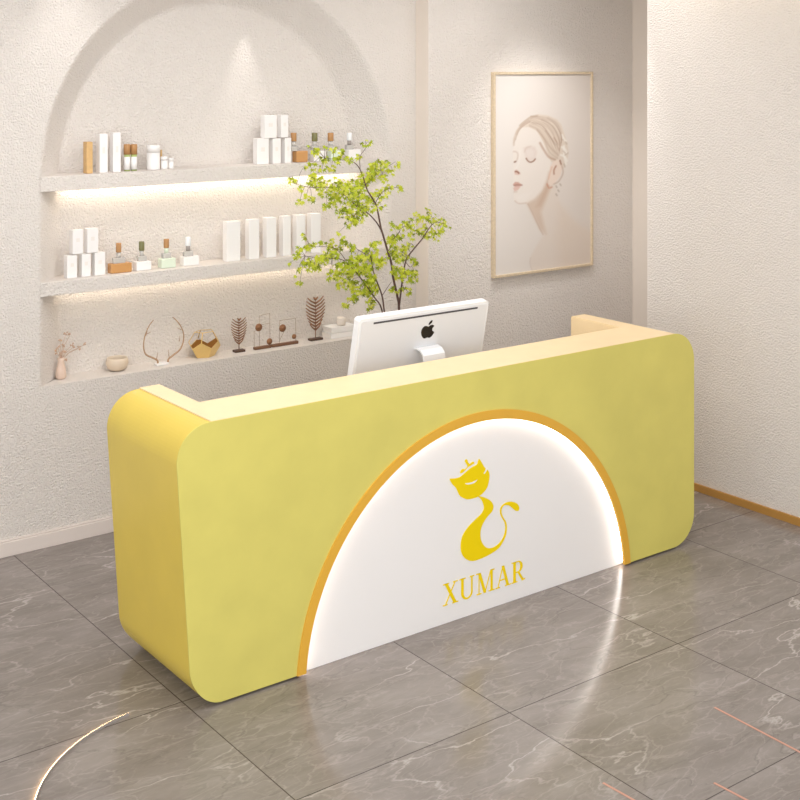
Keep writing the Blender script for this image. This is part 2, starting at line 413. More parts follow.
def arcband(b, ra, rb, y0, y1, n=90, zm=0):
    ta, tb = math.asin((zm-PZ)/ra), math.asin((zm-PZ)/rb)
    vs = []
    for i in range(n+1):
        for r, t0 in ((ra, ta), (rb, tb)):
            t = t0+(math.pi-2*t0)*i/n
            x, z = PCX-r*math.cos(t), max(ZG, PZ+r*math.sin(t))
            vs += [(x, y0, z), (x, y1, z)]
    fs = []
    for i in range(n):
        a = i*4; c = a+4
        fs += [(a, c, c+2, a+2), (a+1, a+3, c+3, c+1), (a, a+1, c+1, c), (a+2, c+2, c+3, a+3)]
    fs += [(0, 2, 3, 1), (n*4, n*4+1, n*4+3, n*4+2)]
    b.add(vs, fs, True)
b = MB(); arcband(b, PR, RR+.002, DY0-.006, DY0+.006); arcband(b, PR+.014, RR+.002, DY0+.006, DY0+FT-.003)
for i in range(len(b.sm)): b.sm[i] = False
o = dbuild(b, 'arch_trim', M_ring); o['label'] = 'amber orange rim of the half circle'
b = MB(); arcband(b, PR+.001, PR+.012, DY0+.007, DY0+.024, zm=.02); o = dbuild(b, 'led_strip', M_led)
# logo
YL = DY0+FT-.0035
def z3(x, y): p = at(435+x*.15, 445+y*.15, YL); return (p.x, p.z)
head = [(98,225),(130,222),(165,213),(205,180),(245,148),(278,130),(285,110),(293,92),(305,108),(318,130),(332,152),(350,165),(362,195),(358,240),(345,285),(318,320),(290,342),(255,355),(215,362),(185,352),(162,335),(150,310),(138,285),(118,265),(105,245)]
body = [(285,340),(330,350),(370,372),(388,405),(380,440),(350,475),(320,520),(303,570),(303,620),(318,660),(345,685),(380,685),(415,665),(445,630),(462,590),(468,550),(462,515),(445,485),(433,455),(435,420),(455,395),(485,380),(515,378),(545,390),(560,415),(555,437),(535,437),(515,420),(490,402),(460,402),(444,425),(443,455),(454,482),(472,512),(478,550),(472,600),(452,645),(420,690),(370,725),(310,755),(250,773),(205,760),(178,725),(170,680),(175,630),(190,590),(225,540),(275,490),(310,455),(325,420),(318,385),(305,360)]
crown = [(168,188),(172,168),(188,158),(196,162),(216,142),(208,125),(198,108),(204,96),(214,98),(218,112),(232,126),(244,114),(258,112),(260,122),(246,130),(215,150),(190,178)]
eye = [(198,255),(225,252),(250,245),(280,230),(262,250),(235,260),(212,262)]
slit = [(322,188),(332,170),(340,150),(346,156),(338,176),(328,190)]
b = MB()
for sh in (head, body, crown): b.prism([z3(*p) for p in catmull(sh, 3)], YL-.002, YL)
o = dbuild(b, 'cat_logo', M_yel); o['label'] = 'yellow seated cat emblem with a small crown'; cat_o = o
b = MB()
for sh, nm_, lb_ in ((eye, 'eye', 'white closed eye'), (slit, 'ear_slit', 'white slit beside the ear')):
    b = MB(); b.prism([z3(*p) for p in catmull(sh, 3)], YL-.0026, YL-.002)
    o = b.build(nm_, M_panel, loc=tuple(DL)); o.parent = cat_o; o.location = (0, 0, 0); o['label'] = lb_
# lettering, each letter in a unit-high cell
def seg(p, q, w): # a stroke with horizontal width w
    return [(p[0]-w/2, p[1]), (q[0]-w/2, q[1]), (q[0]+w/2, q[1]), (p[0]+w/2, p[1])]
def bar(x0, x1, z, t=.05): return [(x0, z), (x1, z), (x1, z+t), (x0, z+t)]
TH, TN = .135, .04
def serif(x, z, w=.24):
    return bar(x-w/2, x+w/2, z if z < .5 else z-.045, .045)
def L_X(): return .86, [seg((.20,1),(.68,0),TH+.02), seg((.68,1),(.16,0),TN+.01), serif(.20,1,.3), serif(.68,1,.24), serif(.16,0,.24), serif(.68,0,.3)]
def U_band():
    out = [];  ins = []
    for i in range(13):
        a = math.pi+math.pi*i/12
        out.append((.43+.30*math.cos(a), .30+.32*math.sin(a))); ins.append((.46+.20*math.cos(a)+.0, .30+.255*math.sin(a)))
    return [[out[i], out[i+1], ins[i+1], ins[i]] for i in range(12)]
def L_U(): return .90, [[(.13,.30),(.26,.30),(.26,1),(.13,1)], [(.66,.30),(.73,.30),(.73,1),(.66,1)], serif(.20,1,.32), serif(.70,1,.24)]+U_band()
def L_M(): return 1.06, [seg((.18,1),(.18,0),TN), seg((.20,1),(.50,0),TH), seg((.50,0),(.82,1),TN), seg((.86,1),(.86,0),TH-.02), serif(.14,1,.22), serif(.18,0,.26), serif(.90,1,.22), serif(.86,0,.32)]
def L_A(): return .86, [seg((.42,1),(.14,0),TN), seg((.42,1),(.70,0),TH), bar(.24,.58,.32,.05), serif(.14,0,.24), serif(.70,0,.32)]
def L_R():
    P = [[(.14,0),(.28,0),(.28,1),(.14,1)], serif(.20,1,.30), serif(.21,0,.32), seg((.42,.48),(.68,.03),TH-.02), [(.62,.0),(.80,.03),(.80,.08),(.62,.06)]]
    for i in range(12):
        a, c = -math.pi/2+math.pi*i/12, -math.pi/2+math.pi*(i+1)/12
        P.append([(.42+.24*math.cos(a), .73+.27*math.sin(a)), (.42+.24*math.cos(c), .73+.27*math.sin(c)), (.42+.11*math.cos(c), .73+.225*math.sin(c)), (.42+.11*math.cos(a), .73+.225*math.sin(a))])
    P += [bar(.2,.43,.955,.045), bar(.2,.43,.46,.045)]
    return .84, P
pl = at(442, 608, YL); pr = at(525.5, 578, YL)
LET = [L_X(), L_U(), L_M(), L_A(), L_R()]
tot = sum(l[0] for l in LET); sx = (pr.x-pl.x)/tot; z0 = (pl.z+pr.z)/2; hz = .092
x = pl.x
for (wd, polys), nm in zip(LET, 'xumar'):
    b = MB()
    for ii, P in enumerate(polys): b.prism([(x+px*sx, z0+pz_*hz) for px, pz_ in P], YL-.002-.00006*ii, YL)
    dbuild(b, 'logo_letter', M_yel)
    x += wd*sx

# ------------------------------------------------------------------ computer
Y1 = 4.55
TLx, TRx, ZT, HH = 3.190, 3.942, 1.239, .50
I = empty('desktop_computer', ((TLx+TRx)/2, 4.62, .73), 'white all-in-one desktop computer seen from behind on the reception desk', 'computer')
def ib(b, name, m, **k):
    o = b.build(name, m, loc=tuple(I.location), **k); o.parent = I; o.location = (0, 0, 0); return o
tilt = math.radians(12)
MT = Matrix.Translation((I.location.x, Y1, ZT)) @ Matrix.Rotation(tilt, 4, 'X')
W2 = (TRx-TLx)/2
def rrect(x0, x1, z0, z1, r, n=6):
    P = []
    for cx, cz, a0 in ((x1-r, z1-r, 0), (x0+r, z1-r, 90), (x0+r, z0+r, 180), (x1-r, z0+r, 270)):
        for i in range(n+1):
            a = math.radians(a0+90*i/n); P.append((cx+r*math.cos(a), cz+r*math.sin(a)))
    return P
b = MB(); b.prism(rrect(-W2, W2, -HH, 0, .015), 0, .038, MT); o = ib(b, 'housing', M_white, bevel=.005, seg=3)
b = MB(); b.prism(rrect(-W2+.012, W2-.012, -HH+.012, -.012, .008), -.003, .0, MT); ib(b, 'back_cover', M_alu, bevel=.001)
b = MB(); b.prism(rrect(-W2+.014, W2-.014, -HH+.08, -.014, .004), .038, .0395, MT); o = ib(b, 'screen', M_black)
b = MB(); b.box(-W2+.078, W2-.070, -.0045, -.003, -.030, -.022, MT); ib(b, 'vent_slot', M_slot)
app = [(0,.27),(.10,.33),(.24,.35),(.36,.26),(.28,.17),(.25,.05),(.30,-.06),(.40,-.13),(.34,-.29),(.24,-.42),(.13,-.46),(0,-.42),(-.12,-.46),(-.24,-.42),(-.36,-.25),(-.42,-.02),(-.38,.2),(-.26,.33),(-.12,.33)]
lf = [(.0,.38),(.01,.5),(.10,.62),(.19,.66),(.19,.54),(.11,.43)]
pc = at(429, 331, Y1+.01); cxl = pc.x-I.location.x; czl = (pc.z-ZT)/math.cos(tilt)
b = MB()
for sh in (app, lf): b.prism([(cxl+x*.094, czl+z*.076) for x, z in catmull(sh, 3)], -.0045, -.003, MT)
o = ib(b, 'apple_logo', M_black); o['label'] = 'black apple emblem'
sxm = xat(429.5, Y1)-I.location.x
b = MB(); sw = .062
pth = [(Y1+.045, 1.060), (Y1+.015, 1.064), (Y1-.012, 1.058), (Y1-.032, 1.038), (Y1-.037, 1.0), (Y1-.034, .9), (Y1-.028, .78), (Y1-.02, .739), (Y1, .732), (Y1+.17, .732)]
vs = []
cx0 = I.location.x+sxm
for i, (y, z) in enumerate(pth):
    a = pth[max(i-1, 0)]; c = pth[min(i+1, len(pth)-1)]
    ty, tz = c[0]-a[0], c[1]-a[1]; l = math.hypot(ty, tz); ny, nz = tz/l, -ty/l
    for s_, o_ in ((-1, 1), (1, 1), (1, -1), (-1, -1)):
        vs.append((cx0+s_*sw, y+ny*.004*o_, max(z+nz*.004*o_, .7305)))
fs = [(0, 1, 2, 3), tuple(len(vs)-4+i for i in (3, 2, 1, 0))]
for i in range(len(pth)-1):
    for k in range(4):
        k2 = (k+1) % 4; fs.append((i*4+k, (i+1)*4+k, (i+1)*4+k2, i*4+k2))
b.add(vs, fs); ib(b, 'stand', M_white)

# ------------------------------------------------------------------ framed portrait
YF = YP-.001
fx0, fx1 = at(493, 100, YF-.02).x, at(592.5, 100, YF-.02).x
ftop, fbot = at(493, 72, YF-.02).z, at(493, 278.5, YF-.02).z
P = empty('framed_portrait', ((fx0+fx1)/2, YF, fbot), 'tall framed portrait print of a pale woman with closed eyes on the textured wall', 'picture')
def pb(b, name, m, **k):
    o = b.build(name, m, loc=tuple(P.location), **k); o.parent = P; o.location = (0, 0, 0); return o
fw = .016
b = MB(); b.box(fx0, fx1, YF-.028, YF, ftop-fw, ftop); b.box(fx0, fx1, YF-.028, YF, fbot, fbot+fw)
b.box(fx0, fx0+fw, YF-.028, YF, fbot+fw, ftop-fw); b.box(fx1-fw, fx1, YF-.028, YF, fbot+fw, ftop-fw)
pb(b, 'frame', M_frame, bevel=.002)
nx, nz = 150, 250
gx = np.linspace(fx0+fw, fx1-fw, nx+1); gz = np.linspace(fbot+fw, ftop-fw, nz+1)
GX, GZ = np.meshgrid(gx, gz)
lat = .8*GX-.6*(YF-.018); dd = .6*GX+.8*(YF-.018)
PX = 400+F*lat/dd; PY = HOR+(H-GZ)*F/dd
def c1(pts): return [(500+x*.1, 105+y*.1) for x, y in pts]
def c2(pts): return [(500+x*.1375, 165+y*.1375) for x, y in pts]
def segd(p, q):
    p = np.array(p, float); q = np.array(q, float); d = q-p
    t = np.clip(((PX-p[0])*d[0]+(PY-p[1])*d[1])/max(1e-9, d@d), 0, 1)
    return np.hypot(PX-p[0]-t*d[0], PY-p[1]-t*d[1])
def sdf(poly):
    dm = np.full(PX.shape, 1e9); ins = np.zeros(PX.shape, bool)
    for i in range(len(poly)):
        p, q = poly[i], poly[(i+1) % len(poly)]
        dm = np.minimum(dm, segd(p, q))
        if p[1] != q[1]:
            cnd = ((p[1] > PY) != (q[1] > PY)) & (PX < (q[0]-p[0])*(PY-p[1])/(q[1]-p[1])+p[0]); ins ^= cnd
    return np.where(ins, -dm, dm)
C = np.zeros(PX.shape+(3,))
C[:] = (233, 225, 218)
C += ((PX-495)/97)[..., None]*np.array((-9, -12, -14))
def paint(alpha, col): 
    global C
    C = C*(1-alpha[..., None])+np.array(col, float)*alpha[..., None]
def fill(poly, col, soft=.8, a=1): paint(a*np.clip(.5-sdf(poly)/soft, 0, 1), col)
def stroke(pts, col, wd, a=1, soft=1.3):
    a = a*.85
    pts = catmull(pts, 4, False); dm = np.full(PX.shape, 1e9)
    for p, q in zip(pts[:-1], pts[1:]): dm = np.minimum(dm, segd(p, q))
    paint(a*np.clip((wd/2-dm)/soft+.5, 0, 1), col)
neck = [(527,202),(533,214),(539,227),(543.5,235),(537,245),(530,258),(531,272),(596,272),(596,235),(575,222),(560,205),(556,185),(545,180)]
fill(neck, (227,214,203), 2.5)
fill([(560,205),(575,222),(596,235),(596,272),(560,272),(556,240)], (224,207,192), 12, .6)
hair = c1([(130,410),(130,340),(160,255),(215,180),(300,110),(380,92),(480,105),(570,145),(615,200),(645,300),(675,380),(685,480),(670,580),(630,640),(580,600),(500,560),(430,440)])
fill(hair, (222,207,192), 1.5)
face = [(513.8,147),(516,133),(521,127.5),(529,127),(537,131),(543,142),(548,153),(551,162),(549,172),(547,183),(541,193),(533,200),(526,203.5),(518,203.2),(513.8,200),(513.5,195),(514.5,191.5),(512.6,189),(513.5,186),(512.2,183.5),(513.8,179.5),(513.4,175.5),(512.6,172.5),(513.4,166),(513,158),(513,151)]
fill(face, (235,225,216), .8)
fill([(527,203.5),(535,199),(543,190),(547,180),(549,172),(551,186),(546,200),(541,212),(546,234),(540,229),(533,215)], (208,182,162), 4.5, .65)
fill([(540,198),(548,180),(549,190),(541,206),(536,207)], (190,150,124), 4, .3)
stroke([(528,204),(533.5,215),(539.5,228),(543,234.5)], (188,158,138), 1.0, .6)
stroke([(515,201),(519,203.5),(526,203)], (206,182,166), 1.2, .7)
stroke([(530.5,258),(530,264),(532.5,271)], (206,188,175), .8, .6)
for s_, c_, w_, a_ in [
    ([(200,205),(255,160),(310,125),(370,108)], (176,150,132), 2.0, .55),
    ([(165,290),(185,250),(230,200),(290,165)], (196,172,155), 2.2, .7),
    ([(140,400),(145,345),(165,290)], (206,188,175), 1.6, .7),
    ([(330,180),(420,200),(480,290),(540,380),(590,450)], (196,174,156), 2.2, .7),
    ([(420,150),(500,210),(560,290),(600,380)], (188,164,146), 2.5, .6),
    ([(480,130),(560,180),(600,260),(605,370)], (200,180,164), 2.5, .6),
    ([(370,250),(440,330),(500,420),(580,500)], (178,150,130), 1.6, .6),
    ([(400,380),(440,450),(490,520),(550,545)], (176,140,118), 2.2, .65),
    ([(455,260),(520,345),(560,400)], (160,136,120), 1.2, .6),
    ([(540,330),(590,400)], (168,130,110), 1.6, .6),
    ([(350,140),(430,140),(520,190)], (232,218,204), 1.6, .6)]:
    stroke(c1(s_), c_, w_, a_)
for s_ in ([(620,300),(640,340),(660,360)], [(615,420),(650,440),(665,480)], [(610,500),(650,520),(670,560)], [(640,410),(640,490),(660,590)]):
    stroke(c1(s_), (242,236,228), 2.0, .9)
for s_ in ([(610,340),(630,350)], [(630,460),(650,480)], [(650,500),(680,480)], [(640,590),(650,620)], [(655,370),(668,390)]):
    stroke(c1(s_), (176,154,136), .9, .7)
def lerp_curves(A, B, n, cols, wd, a):
    rr_ = random.Random(5)
    for k in range(n):
        f = (k+.5)/n; Q = [(p[0]*(1-f)+q[0]*f+rr_.uniform(-6, 6), p[1]*(1-f)+q[1]*f+rr_.uniform(-6, 6)) for p, q in zip(A, B)]
        c_ = cols[rr_.randrange(len(cols))]; Q = c1(Q); stroke(Q, c_, wd, a*rr_.uniform(.5, 1), .9)
HC = [(168, 142, 122), (188, 164, 146), (240, 228, 214), (206, 186, 168), (160, 128, 108)]
lerp_curves([(310,105),(450,115),(560,170),(625,290),(600,430)], [(290,215),(375,265),(435,370),(480,480),(575,545)], 22, HC, .7, .6)
lerp_curves([(310,108),(230,165),(168,255),(138,385)], [(300,190),(240,230),(200,262),(165,330)], 6, HC, .7, .45)
# ear
ear = c1([(500,620),(530,570),(580,545),(618,570),(625,630),(605,710),(550,780),(505,810),(478,790),(490,700)])
fill(ear, (233,214,200), 1.2)
stroke(c1([(600,560),(618,610),(630,680),(590,760),(540,790)]), (186,158,140), 1.3, .7)
stroke(c1([(600,555),(610,590)]), (140,96,74), 1.4, .8)
stroke(c1([(560,610),(540,650),(540,690)]), (160,106,82), 1.5, .75)
stroke(c1([(520,620),(500,680),(485,740)]), (222,176,150), 1.2, .7)
stroke([(547,184),(549,188),(552,187)], (198,134,108), 1.4, .7)
for p_ in ((556,186),(558,190),(556,194),(560,184)): stroke([p_, (p_[0]+1, p_[1]+1.5)], (160,140,122), 1.0, .8)
# features
fill(c1([(235,430),(280,410),(350,420),(370,470),(350,540),(300,560),(255,520)]), (222,204,194), 3, .7)
fill(c1([(260,450),(310,435),(345,460),(340,520),(300,540),(265,510)]), (232,220,212), 2.5, .8)
stroke(c1([(245,470),(262,430),(310,412)]), (206,184,170), 1.2, .5)
stroke(c1([(262,535),(280,560),(305,572),(335,560),(352,540)]), (140,98,78), 1.4, .9, .9)
stroke(c1([(135,465),(165,470),(180,500),(170,550)]), (196,172,158), 1.3, .6)
stroke(c1([(145,570),(158,565)]), (130,94,76), 1.6, .9, .9)
stroke(c1([(200,460),(195,540),(175,610),(150,650)]), (240,232,226), 1.5, .6)
fill(c1([(140,660),(165,645),(190,665),(208,690),(185,700),(150,695)]), (214,176,160), 1.2, .7)
stroke(c1([(155,665),(172,668),(188,680)]), (136,86,64), 1.5, .95, .9)
fill([(512.8,184.5),(515,182),(518,182),(522.5,185),(519,186.5),(515,187)], (198,152,138), 1.0, .8)
stroke([(514,185.5),(517,184.8),(522,185.2)], (140,92,78), 1.0, .7)
fill([(513,188),(515,186.8),(521,186.2),(518,190),(514.5,191.3)], (218,180,168), 1.0, .8)
stroke([(513.8,192),(517,191.8)], (196,166,150), 1.0, .5)
fill([(515,197),(522,194),(532,192),(526,201),(518,202)], (238,229,221), 3, .7)
b = MB(); b.smooth = False
me = bpy.data.meshes.new('print')
vv = np.stack([GX-P.location.x, np.full(GX.shape, -.018), GZ-P.location.z], -1).reshape(-1, 3)
ff = [(j*(nx+1)+i, j*(nx+1)+i+1, (j+1)*(nx+1)+i+1, (j+1)*(nx+1)+i) for j in range(nz) for i in range(nx)]
me.from_pydata(vv.tolist(), [], ff)
ca = me.color_attributes.new('print', 'FLOAT_COLOR', 'POINT')
cc = np.clip(C/255*.965, 0, 1); lin = np.where(cc <= .04045, cc/12.92, ((cc+.055)/1.055)**2.4)
ca.data.foreach_set('color', np.concatenate([lin, np.ones(lin.shape[:2]+(1,))], -1).reshape(-1).astype(np.float32))
mp_ = mat('portrait_print', (1, 1, 1, 1), .5); nt = mp_.node_tree
an = nt.nodes.new('ShaderNodeVertexColor'); an.layer_name = 'print'; nt.links.new(an.outputs[0], nt.nodes['Principled BSDF'].inputs['Base Color'])
me.materials.append(mp_)
po = bpy.data.objects.new('print', me); COL.objects.link(po); po.parent = P; po['label'] = 'pale portrait of a woman with braided up blond hair'
b = MB(); b.box(fx0+fw*.5, fx1-fw*.5, YF-.016, YF-.002, fbot+fw*.5, ftop-fw*.5); pb(b, 'backing_board', M_box)

# ------------------------------------------------------------------ things on the shelves
ZS = {1: 1.812, 2: 1.294, 3: NB}
YO = 6.035                       # front face of things on the shelves
def sized(px0, px1, pyt, z, Y=YO):
    """x0, x1 and height of something whose front face spans these columns and top row"""
    x0, x1 = xat(px0, Y), xat(px1, Y)
    return x0, x1, at((px0+px1)/2, pyt, Y).z-z
def carton(px0, px1, pyt, z, label, group, m=None, dep=.045, lid=True, name='carton', cat='box'):
    px0 += 3.0
    x0, x1, h = sized(px0, px1, pyt, z); w_ = x1-x0-.002; c = (x0+x1)/2
    t = empty(name, (c, YO, z), label, cat, group)
    b = MB(); b.box(-w_/2, w_/2, 0, dep, .0005, h); o = b.build('box_body', m or M_box, t, bevel=.0015)
    if lid:
        b = MB(); b.box(-w_*.16, w_*.16, -.0006, 0, h*.50, h*.66); b.build('printed_mark', M_ink, t)
    return t, h
g = 'cartons on the upper shelf'
carton(83.5, 93, 142, ZS[1], 'slim tan carton standing first at the left end of the upper shelf', g, M_kraft, .045, False)
carton(96.5, 108, 134, ZS[1], 'tall white carton right beside the slim tan one on the upper shelf', 'tall white cartons on the upper shelf')
carton(110, 121, 132.5, ZS[1], 'tall white carton next to the two small wood capped bottles', 'tall white cartons on the upper shelf')
g = 'stacked white cartons on the upper shelf'
_, h1 = carton(254, 269, 138.5, ZS[1], 'lower left white carton of the stack on the upper shelf', g)
carton(269.6, 281, 138.5, ZS[1], 'lower middle white carton of the stack on the upper shelf', g)
carton(281.8, 291.5, 138, ZS[1], 'lower right white carton of the upper shelf stack, beside the caramel bottle', g)
zt_ = ZS[1]+h1+.001
carton(261.5, 277, 115.5, zt_, 'wider white carton on top of the stack on the upper shelf', g)
carton(278, 288.5, 115, zt_, 'narrower white carton on top of the stack on the upper shelf', g)
g = 'stacked white cartons on the lower shelf'
_, h1 = carton(64, 77.5, 255.5, ZS[2], 'lower left white carton of the pyramid on the lower shelf', g)
carton(78.7, 91, 254, ZS[2], 'lower middle white carton of the pyramid on the lower shelf', g)
_, h2 = carton(91.7, 105.5, 252.5, ZS[2], 'lower right white carton of the pyramid, beside the caramel bottle', g)
zt_ = ZS[2]+max(h1, h2)+.002
carton(69.5, 83.5, 230, zt_, 'upper left white carton of the pyramid on the lower shelf', g)
carton(84.2, 98.5, 228.5, zt_, 'upper right white carton of the pyramid on the lower shelf', g)
g = 'row of tall white boxes on the lower shelf'
ords = ['first and widest tall white box of the row, left end, lower shelf', 'second tall white box from the left in the row on the lower shelf', 'third tall white box from the left in the row on the lower shelf',
        'fourth tall white box from the left in the row on the lower shelf', 'fifth tall white box in the row, just before the last one by the leaves', 'last tall white box at the right end of the row, behind leaves']
for (a, c, t_), lb in zip([(223.5,240.5,221.5),(246,259.5,219.5),(263.5,276.5,217.5),(280,291,216.2),(293.5,305.5,215),(308,321,213.5)], ords):
    carton(a, c, t_, ZS[2], lb, g, lid=False)

def dropper(px0, px1, pyt, pcap0, pcap1, pybt, z, label, body, cap, neck, group):
    """flat block bottle with clear shoulders, neck and cap"""
    px0 += 3.2
    x0, x1, h = sized(px0, px1, pyt, z); w_ = x1-x0; c = (x0+x1)/2
    ht = at((pcap0+pcap1)/2, pybt, YO).z-z; cx = (xat(pcap0, YO)+xat(pcap1, YO))/2-c; cw = (xat(pcap1, YO)-xat(pcap0, YO))/2
    t = empty('perfume_bottle', (c, YO, z), label, 'bottle', group)
    b = MB(); b.box(-w_/2, w_/2, 0, .048, .0005, h); b.build('bottle_body', body, t, bevel=.004)
    hc = (ht-h)*.46
    b = MB(); b.box(cx-w_*.28, cx+w_*.28, .012, .038, h, h+(ht-h-hc)*.5); b.build('shoulder', M_frost, t, bevel=.003)
    b = MB(); b.lathe([(cw*.78, h+(ht-h-hc)*.5), (cw*.78, ht-hc)], (cx, .025, 0), 16); b.build('neck', neck, t)
    b = MB(); b.lathe([(cw*.95, ht-hc), (cw, ht-hc+.002), (cw, ht-.002), (cw*.92, ht)], (cx, .025, 0), 20); b.build('cap', cap, t)
    return t
g = 'perfume bottles on the upper shelf'
dropper(293.5, 308, 151, 293.5, 298.5, 133, ZS[1], 'caramel perfume bottle with a tan cap beside the carton stack, upper shelf', M_caramel, M_cork, M_frost, g)
dropper(311, 326, 151, 314.5, 319.5, 133, ZS[1], 'pale perfume bottle with an olive cap on the upper shelf', M_box, M_olive, M_frost, g)
dropper(328, 342, 150.5, 330.5, 335.5, 133, ZS[1], 'pale perfume bottle with a tan cap behind the foliage, upper shelf', M_mint, M_cork, M_frost, g)
dropper(345.5, 361, 149.5, 349.5, 354, 133, ZS[1], 'white perfume bottle with a white cap over a grey neck, upper shelf', M_box, M_white, M_greytube, g)
g = 'perfume bottles on the lower shelf'
dropper(108, 132, 263.5, 118.2, 123.2, 243.5, ZS[2], 'caramel perfume bottle with a tan cap beside the carton pyramid, lower shelf', M_caramel, M_cork, M_frost, g)
dropper(133.5, 151.5, 261.5, 141.2, 146.3, 242, ZS[2], 'pale perfume bottle with an olive cap on the lower shelf', M_box, M_olive, M_frost, g)
dropper(158.5, 176, 258.5, 166, 171, 239.5, ZS[2], 'pale green perfume bottle with a tan cap on the lower shelf', M_mint, M_cork, M_mint, g)
dropper(180.5, 199.5, 256.5, 187.7, 192.7, 237.5, ZS[2], 'white perfume bottle with a white cap over a grey neck, lower shelf', M_box, M_white, M_greytube, g)
# small bottles with wooden caps
for a, c, lb in ((126.3, 132.6, 'small wood capped bottle nearer the tall white cartons'), (133.2, 139.5, 'small wood capped bottle nearer the white jar')):
    x0, x1, h = sized(a, c, 144.5, ZS[1]); r = (x1-x0)/2; hb = h*.62
    t = empty('small_bottle', ((x0+x1)/2, YO+.03, ZS[1]), lb+' on the upper shelf', 'bottle', 'small wood capped bottles on the upper shelf')
    b = MB(); b.lathe([(r*.9, .0005), (r*.9, hb)], n=20); b.build('bottle_body', M_green, t)
    b = MB(); b.lathe([(r*.93, .008), (r*.93, hb-.012)], n=20); b.v = [v for v in b.v]; b.build('bottle_label', M_box, t)
    b = MB(); b.lathe([(r, hb), (r, h-.002), (r*.9, h)], n=20); b.build('cap', M_cork, t)
# jars
def jar(px0, px1, pyt, z, label, m=M_box, cat='jar', lidf=.3):
    x0, x1, h = sized(px0, px1, pyt, z); r = (x1-x0)/2
    t = empty('cosmetic_jar', ((x0+x1)/2, YO+.035, z), label, cat)
    b = MB(); b.lathe([(r*.94, .0005), (r*.97, .004), (r*.97, h*(1-lidf))], n=28); b.build('jar_body', m, t)
    b = MB(); b.lathe([(r, h*(1-lidf)+.001), (r, h-.003), (r*.93, h)], n=28); b.build('lid', M_box, t)
jar(150, 162.5, 145.5, ZS[1], 'plump white jar between the wood capped bottles and the slim tan stick')
jar(163.8, 170.5, 157, ZS[1], 'low white jar beside the slim tan stick on the upper shelf')
jar(171.5, 176.5, 158.5, ZS[1], 'smallest white jar, last of the left group on the upper shelf')
p = at(162.8, 150, YO+.07)
b = MB(); b.box(-.004, .004, 0, .012, .0005, p.z-ZS[1]); o = b.build('slim_stick', M_kraft, bevel=.001); o.location = (p.x, YO+.085, ZS[1])
tag(o, 'slim upright tan stick packet between two white jars on the upper shelf', 'packet')

# bottom ledge
ZL = NB
YQ = 6.06
# vase with dried flowers
p = at(60, 380, YQ); t = empty('dried_flower_vase', (at(61, 380, YQ+.03).x, YQ+.03, ZL), 'pinkish glass vase of dried flowers at the left end of the bottom ledge', 'vase')
b = MB(); b.lathe([(.018, .0005), (.027, .01), (.024, .05), (.015, .09), (.019, .105)], n=20); b.build('vase_body', M_pink, t)
b = MB(); b2 = MB(); rnd = random.Random(3)
for (qx, qy) in ((66,333),(70,335),(72,345),(84,345),(79,348),(58,348),(60,355),(56,352),(64,352),(67,360),(60,340),(74,347),(63,346)):
    q = at(qx, qy, YQ+.03)-Vector(t.location)
    b.tube([(0, 0, .09), (q.x*.4, .004, .09+(q.z-.09)*.6), tuple(q)], .0012, 5)
    for _ in range(5):
        s = .006; dx, dy, dz = [rnd.uniform(-.009, .009) for _ in range(3)]
        b2.lathe([(0, -s*.8), (s*.8, -s*.2), (s*.6, s*.5), (0, s*.8)], (q.x+dx, q.y+dy*.6, q.z+dz), 6)
b.build('stems', M_dry, t); o = b2.build('blossoms', M_dry, t)
# candle bowl
x0, x1, h = sized(108, 131, 358.5, ZL, YQ); r = (x1-x0)/2*.92
t = empty('ceramic_bowl', ((x0+x1)/2, YQ+.03, ZL), 'small round sand coloured bowl between the dried flowers and the antlers', 'bowl')
b = MB(); b.lathe([(r*.5, .0005), (r*.85, h*.2), (r, h*.55), (r*.96, h*.86), (r*.88, h), (r*.8, h), (r*.84, h*.8), (r*.7, h*.4), (0, h*.3)], n=28); b.build('bowl_body', M_bowl, t)
b = MB(); b.lathe([(0, h*.62), (r*.86, h*.62)], n=24); b.add([], []); b.build('filling', M_bowl, t)
# antlers
def zA(x, y): return at(140+x*.1375, 305+y*.1375, YQ)
cA = at(161, 366, YQ); t = empty('antler_ornament', (cA.x, YQ, ZL), 'pair of thin curved antlers standing on a small white base on the ledge', 'ornament')
b = MB(); b.box(-.035, .035, -.02, .02, .0005, .012); b.build('base', M_box, t, bevel=.003)
for main, tw in (([(127,432),(128,405),(95,385),(45,362),(28,320),(28,265),(42,205),(70,145),(98,110)], [[(120,400),(128,345)], [(45,212),(80,195)], [(40,225),(52,190),(50,170)]]),
                 ([(205,415),(208,392),(245,362),(290,325),(312,275),(318,215),(300,160),(270,118),(238,88)], [[(212,385),(205,325)], [(285,265),(287,225)], [(300,180),(268,165)]])):
    b = MB(); P3 = [tuple(zA(*q)-Vector(t.location)) for q in catmull(main, 3, False)]
    P3[0] = (P3[0][0], 0, .010)
    b.tube(P3, .0055, 6, r2=.0026)
    for s in tw: b.tube([tuple(zA(*q)-Vector(t.location)) for q in s], .0026, 5, r2=.001)
    b.build('antler', M_antler, t)
